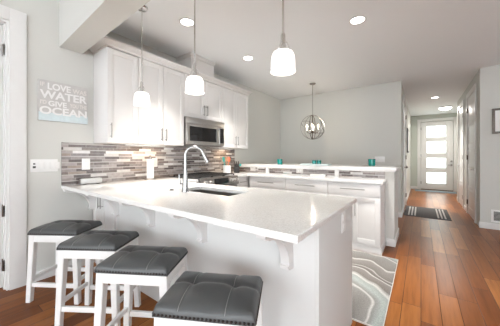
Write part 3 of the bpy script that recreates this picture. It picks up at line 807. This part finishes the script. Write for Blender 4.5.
text('IF', 'lettb', .665, .70, 1.918, .04)
text('LOVE', 'lett', .722, .915, 1.892, .068)
text('WAS', 'lettb', .93, 1.06, 1.892, .05)
text('WATER', 'lett', .662, 1.066, 1.800, .082)
text("I'D", 'lettb', .665, .715, 1.742, .04)
text('GIVE', 'lett', .728, .88, 1.728, .055)
text('YOU THE', 'lettb', .905, 1.062, 1.738, .042)
text('OCEAN', 'lett', .660, 1.064, 1.655 - .012, .078)

# picture on the right wall, vent, dark picture in the hall
pf = thing('picture_frame', 'grey-brown framed picture on the wall right of the hall', 'picture', (0, YB, 0))
f0, f1, fz0, fz1 = .965, 1.42, 1.60, 2.02
MB().box(f0, f1, -.025, -.001, fz0, fz0 + .035, .003).box(f0, f1, -.025, -.001, fz1 - .035, fz1, .003).box(f0, f0 + .035, -.025, -.001, fz0 + .035, fz1 - .035, .003).box(f1 - .035, f1, -.025, -.001, fz0 + .035, fz1 - .035, .003).build('frame', 'pframe', pf)
MB().box(f0 + .03, f1 - .03, -.014, -.002, fz0 + .03, fz1 - .03).build('mat_board', 'matboard', pf)
MB().box(f0 + .13, f1 - .13, -.0155, -.014, fz0 + .12, fz1 - .12).build('print', 'canvas', pf)
vg = thing('vent_grille', 'white return air vent low on the wall right of the hall', 'vent', (0, YB, 0))
MB().box(.955, 1.33, -.012, -.0002, .118, .148, .002).box(.955, 1.33, -.012, -.0002, .30, .33, .002).box(.955, .985, -.012, -.0002, .148, .30, .002).box(1.30, 1.33, -.012, -.0002, .148, .30, .002).build('frame', 'plate', vg)
MB().box(.985, 1.30, -.003, -.0004, .148, .30).build('backing', 'slot', vg)
for k in range(7): MB().box(.985, 1.30, -.010, -.0035, .158 + k * .021, .1635 + k * .021).build('slat', 'speaker', vg)
hp = thing('picture_frame', 'dark framed picture on the left hall wall beyond the door', 'picture', (XL, 0, 0))
MB().box(.001, .03, 7.75, 8.6, 1.33, 2.0, .004).build('frame', 'darkframe', hp)
MB().box(.03, .032, 7.80, 8.55, 1.38, 1.95).build('print', 'speaker', hp)

# ------------------------------------------------------------------ ceiling lamps
def can(x, y, label):
    o = thing('recessed_light', label, 'ceiling light', (x, y, CH), group='recessed ceiling lights')
    MB().lathe([(.066, -.001), (.085, -.001), (.088, -.004), (.085, -.008), (.070, -.006), (.066, -.001)], n=32).build('trim_ring', 'plate', o)
    MB().lathe([(0, -.002), (.067, -.002), (.067, -.0045), (0, -.0045)], n=32).build('diffuser', 'led', o)
    lamp('light', 'AREA', (0, 0, -.012), CAN_W, (1, .96, .90), .13, (0, 0, 0), o)
can(-2.14, 1.742, 'round recessed ceiling light above the left wall cabinets')
can(-2.16, 2.93, 'round recessed ceiling light near the vent chase, right side')
can(-.573, 2.83, 'largest recessed ceiling light, at the upper right of kitchen')
can(.292, 7.72, 'recessed ceiling light in the hallway ceiling')

def pendant(x, label):
    o = thing('pendant_light', label, 'pendant light', (x, 1.30, 0), group='pendant lights over the peninsula')
    zb = 1.742
    MB().lathe([(0, CH - .0005), (.055, CH - .0005), (.058, CH - .006), (.05, CH - .02), (.02, CH - .028), (0, CH - .03)], n=28).build('canopy', 'rodmetal', o)
    MB().tube([(0, 0, zb + .232), (0, 0, CH - .025)], .0065, 12).build('rod', 'rodmetal', o)
    sc = MB().lathe([(.0065, .24), (.013, .236), (.015, .228), (.015, .168), (.018, .16), (.018, .148), (.03, .14), (.034, .131), (.033, .127), (0, .127)], (0, 0, zb), 24)
    for k in range(3):
        a = k * 2 * PI / 3 + .4; sc.lathe([(0, -.006), (.006, 0), (0, .006)], (.043 * math.cos(a), .043 * math.sin(a), zb + .134), 8)
        sc.tube([(.014 * math.cos(a), .014 * math.sin(a), zb + .185), (.026 * math.cos(a), .026 * math.sin(a), zb + .178), (.042 * math.cos(a), .042 * math.sin(a), zb + .136)], .0028, 6)
    sc.build('socket', 'rodmetal', o)
    MB().lathe([(.03, .130), (.046, .127), (.060, .118), (.069, .10), (.073, .075), (.074, .04), (.074, .012), (.078, .0), (.075, .001), (.071, .012), (.070, .075), (.064, .1), (.05, .119), (.03, .126)], (0, 0, zb), 36).build('shade', 'shade', o)
    MB().lathe([(0, .04), (.02, .045), (.028, .063), (.024, .085), (.013, .105), (.013, .126), (0, .126)], (0, 0, zb), 20).build('bulb', 'bulb', o)
    lamp('light', 'AREA', (0, 0, zb + .006), PEND_W, (1, .94, .86), .12, parent=o).data.spread = math.radians(140)
pendant(-2.30, 'leftmost glass pendant light, hanging in front of cabinets')
pendant(-1.50, 'middle glass pendant light, hanging near the microwave')
pendant(-.69, 'rightmost and largest glass pendant light over the peninsula')

# orb chandelier
CX, CY, CZ, CR = -1.83, 4.75, 1.83, .25
ch = thing('orb_chandelier', 'round nickel orb chandelier with candle bulbs in dining area', 'chandelier', (CX, CY, 0))
MB().lathe([(0, CH - .0005), (.06, CH - .0005), (.062, CH - .008), (.045, CH - .022), (.012, CH - .03), (0, CH - .03)], n=24).build('canopy', 'nickel', ch)
MB().tube([(0, 0, CZ + CR), (0, 0, CH - .026)], .006, 10).build('rod', 'nickel', ch)
for k, (ax, ang) in enumerate((('z', .15), ('z', 1.2), ('z', 2.2), ('t', 0))):
    pts = []
    for i in range(48):
        a = 2 * PI * i / 48
        v = Vector((CR * math.cos(a), 0, CR * math.sin(a)))
        if ax == 'z': v = Matrix.Rotation(ang + .5, 3, 'Z') @ v
        else: v = Matrix.Rotation(.9, 3, 'Z') @ Matrix.Rotation(.5, 3, 'Y') @ Vector((CR * .985 * math.cos(a), CR * .985 * math.sin(a), 0))
        pts.append(v + Vector((0, 0, CZ)))
    MB().tube(pts, .0065, 8, closed=True).build('ring', 'bronze' if k == 1 else 'nickel', ch)
MB().tube([(0, 0, CZ + CR), (0, 0, CZ - CR)], .009, 10).lathe([(0, -.03), (.02, -.02), (.026, 0), (.02, .02), (0, .03)], (0, 0, CZ - .1), 16).build('stem', 'bronze', ch)
for k in range(4):
    a = k * PI / 2 + .25; c_, s_ = math.cos(a), math.sin(a)
    ar = MB().tube([(0.01 * c_, .01 * s_, CZ - .10), (.05 * c_, .05 * s_, CZ - .13), (.10 * c_, .10 * s_, CZ - .11), (.12 * c_, .12 * s_, CZ - .07)], .005, 8).build('arm', 'bronze', ch)
    MB().lathe([(0, -.075), (.022, -.07), (.012, -.06), (.011, -.012), (0, -.01)], (.12 * c_, .12 * s_, CZ), 14).build('candle_sleeve', 'ceramic', ar)
    MB().lathe([(.008, -.0095), (.016, .01), (.018, .025), (.012, .048), (0, .07)], (.12 * c_, .12 * s_, CZ), 14).build('bulb', 'bulb', ar)
lamp('light', 'POINT', (0, 0, CZ + .02), CHAND_W, (1, .86, .68), .02, parent=ch)

dm = thing('flush_ceiling_light', 'round white flush ceiling light just inside the front door', 'ceiling light', (.60, 9.35, CH))
MB().lathe([(0, -.0005), (.165, -.0005), (.17, -.01), (.165, -.03), (0, -.03)], n=32).build('base', 'nickel', dm)
MB().lathe([(.16, -.0305), (.16, -.04), (.14, -.07), (.09, -.095), (0, -.107)], n=32).build('glass', 'dome', dm)
lamp('light', 'AREA', (0, 0, -.115), DOME_W, (1, .95, .88), .28, parent=dm).data.spread = PI

# under-cabinet pucks
pk = ['slim light bar under the left wall cabinets', 'slim light bar under the wall cabinet right of microwave']
for k, y in enumerate((1.72, 3.28)):
    o = thing('cabinet_light_bar', pk[k], 'cabinet light', (-2.93, y, UB), group='lights under the wall cabinets')
    L = (.5, .3)[k]
    MB().box(-.02, .02, -L / 2 - .02, L / 2 + .02, -.014, -.0005, .002).build('housing', 'plate', o)
    l = lamp('light', 'AREA', (0, 0, -.018), UNDER_W, (1, .72, .45), .05, parent=o).data
    l.shape = 'RECTANGLE'; l.size = .03; l.size_y = L; l.spread = PI

# ------------------------------------------------------------------ rugs
rg_ = thing('area_rug', 'grey and white marbled runner rug between peninsula and cabinets', 'rug', (-1.15, 2.6, 0))
MB().box(-.93, .93, -.72, .66, .0005, .010, .003).build('pile', 'marble', rg_)
MB().box(-.935, .935, -.725, -.72, .0005, .011).box(-.935, .935, .66, .665, .0005, .011).box(-.935, -.93, -.72, .66, .0005, .011).box(.93, .935, -.72, .66, .0005, .011).build('edging', 'rugborder', rg_)
mt = thing('floor_mat', 'charcoal hall mat with two sets of white stripes', 'mat', (.09, 6.42, 0))
MB().box(-.385, .385, -.57, .57, .0005, .008, .002).build('weave', 'ruggrey', mt)
st = MB()
for s_ in (-1, 1):
    for k in range(3):
        x = s_ * (.19 + .055 * k); st.box(x - .013, x + .013, -.50, .50, .0081, .0088)
st.build('stripes', 'rugstripe', mt)
dmt = MB().box(-.57, .57, -.24, .24, .0005, .010, .003).build('door_mat', 'rugblue'); dmt.location = (.40, 10.42, 0)
tag(dmt, 'grey-blue doormat in front of the front door', 'mat')

# ------------------------------------------------------------------ stools
SW, SD = .425, .315
def make_stool():
    o = thing('counter_stool', '', 'stool', group='saddle stools along the peninsula')
    # cushion
    NX, NY = 44, 38; t = bmesh.new(); V = {}
    zb_ = .565
    def hgt(u, v):
        ex = min(1 - abs(u), 1.) * SW / 2; ey = (1 - abs(v)) * SD / 2
        rd = .022
        def rnd(e): return 0. if e >= rd else rd - math.sqrt(max(0, rd * rd - (rd - e) ** 2))
        z = .040 - rnd(ex) - rnd(ey)
        z += .036 * (1 - u * u * abs(u)) * (1 - abs(v) ** 3) + .012 * u * u - .006
        for lu in (-.46, .46): z -= .0055 * math.exp(-((u - lu) / .05) ** 2)
        z -= .006 * math.exp(-((v - .12) / .09) ** 2)
        for lu in (-.46, .46): z -= .013 * math.exp(-(((u - lu) / .16) ** 2 + ((v - .12) / .20) ** 2))
        return max(z, .016)
    for i in range(NX + 1):
        for j in range(NY + 1):
            u, v = -1 + 2 * i / NX, -1 + 2 * j / NY
            # denser near the edges
            u = math.sin(u * PI / 2) * .35 + u * .65; v = math.sin(v * PI / 2) * .35 + v * .65
            cr = .0
            x, y = u * SW / 2, v * SD / 2
            V[i, j] = t.verts.new((x, y, zb_ + hgt(u, v)))
    for i in range(NX):
        for j in range(NY): t.faces.new((V[i, j], V[i + 1, j], V[i + 1, j + 1], V[i, j + 1]))
    ring = [V[i, 0] for i in range(NX + 1)] + [V[NX, j] for j in range(1, NY + 1)] + [V[i, NY] for i in range(NX - 1, -1, -1)] + [V[0, j] for j in range(NY - 1, 0, -1)]
    low = [t.verts.new((v.co.x * 1.004, v.co.y * 1.004, zb_)) for v in ring]
    n = len(ring)
    for k in range(n): t.faces.new((ring[k], low[k], low[(k + 1) % n], ring[(k + 1) % n]))
    t.faces.new(low)
    cu = MB()._add(t).build('cushion', 'leather', o); 
    for p in cu.data.polygons: p.use_smooth = True
    # stitching lines
    st = MB()
    for lu in (-.46, .46):
        for du in (-.012,):
            st.tube([(( lu + du * 3) * SW / 2, v * SD / 2, zb_ + hgt(lu + du * 3, v) + .0006) for v in [(-.97 + 1.94 * k / 40) for k in range(41)]], .0011, 5)
    st.tube([(u * SW / 2, .08 * SD / 2, zb_ + hgt(u, .08) + .0006) for u in [(-.97 + 1.94 * k / 48) for k in range(49)]], .0010, 5)
    st.build('stitching', 'thread', cu)
    nl = MB(); sp = .0165
    def nail(x, y):
        nl.lathe([(.0062, 0), (.0045, .003), (0, .0045)], n=8, mtx=Matrix.Translation((x, y, zb_ + .010)) @ (Matrix.Rotation(PI / 2, 4, 'Y') if abs(x) > abs(SW / 2) - .001 and x > 0 else Matrix.Rotation(-PI / 2, 4, 'Y') if abs(x) > abs(SW / 2) - .001 else Matrix.Rotation(PI / 2, 4, 'X') if y < 0 else Matrix.Rotation(-PI / 2, 4, 'X')))
    k = int(SW / sp)
    for i in range(k):
        x = -SW / 2 + SW * (i + .5) / k
        nail(x * .995, -SD / 2 - .0005); nail(x * .995, SD / 2 + .0005)
    k = int(SD / sp)
    for i in range(k):
        y = -SD / 2 + SD * (i + .5) / k
        nail(-SW / 2 - .0006, y); nail(SW / 2 + .0006, y)
    nb = nl.build('nailhead_trim', 'nail', cu); nb['kind'] = 'stuff'
    # frame
    iw, id_ = SW / 2 - .006, SD / 2 - .006
    ap = MB().box(-iw, iw, -id_, -id_ + .02, .505, .5645, .002).box(-iw, iw, id_ - .02, id_, .505, .5645, .002).box(-iw, -iw + .02, -id_ + .02, id_ - .02, .505, .5645, .002).box(iw - .02, iw, -id_ + .02, id_ - .02, .505, .5645, .002)
    ap.build('apron', 'stoolwhite', o)
    sx, sy = .026, .012
    top = {}
    for i in (-1, 1):
        for j in (-1, 1):
            a = (i * (iw - .022), j * (id_ - .022), .562); b_ = (i * (iw - .022 + sx), j * (id_ - .022 + sy), .0)
            top[i, j] = (Vector(a), Vector(b_))
            MB().taper(a, b_, .0235, .019).build('leg', 'stoolwhite', o)
    def at(i, j, z):
        a, b_ = top[i, j]; return a + (b_ - a) * ((a.z - z) / a.z)
    def bar(p, q, z0, hw, hh):
        d = (q - p); L = d.length; ang = math.atan2(d.y, d.x); c_ = (p + q) / 2
        MB().box(-L / 2 + .018, L / 2 - .018, -hw, hw, -hh, hh, .002, T(c_.x, c_.y, z0, ang)).build('stretcher', 'stoolwhite', o)
    bar(at(-1, -1, .145), at(1, -1, .145), .145, .010, .017); bar(at(-1, 1, .145), at(1, 1, .145), .145, .010, .017)
    bar(at(-1, -1, .185), at(-1, 1, .185), .185, .010, .015); bar(at(1, -1, .185), at(1, 1, .185), .185, .010, .015)
    return o
SP = [(-.776, .785, 28, 'grey leather saddle stool nearest the camera, at the counter corner'),
      (-1.385, .805, 30.5, 'grey leather saddle stool second from the counter corner'),
      (-1.972, .79, 33, 'grey leather saddle stool third from the counter corner'),
      (-2.562, .752, 33, 'grey leather saddle stool farthest left, nearest the doorway')]
s0_ = make_stool()
for k, (x, y, a, l) in enumerate(SP):
    o = s0_ if k == 0 else copy_tree(s0_)
    o.location = (x, y, 0); o.rotation_euler = (0, 0, math.radians(a)); o['label'] = l
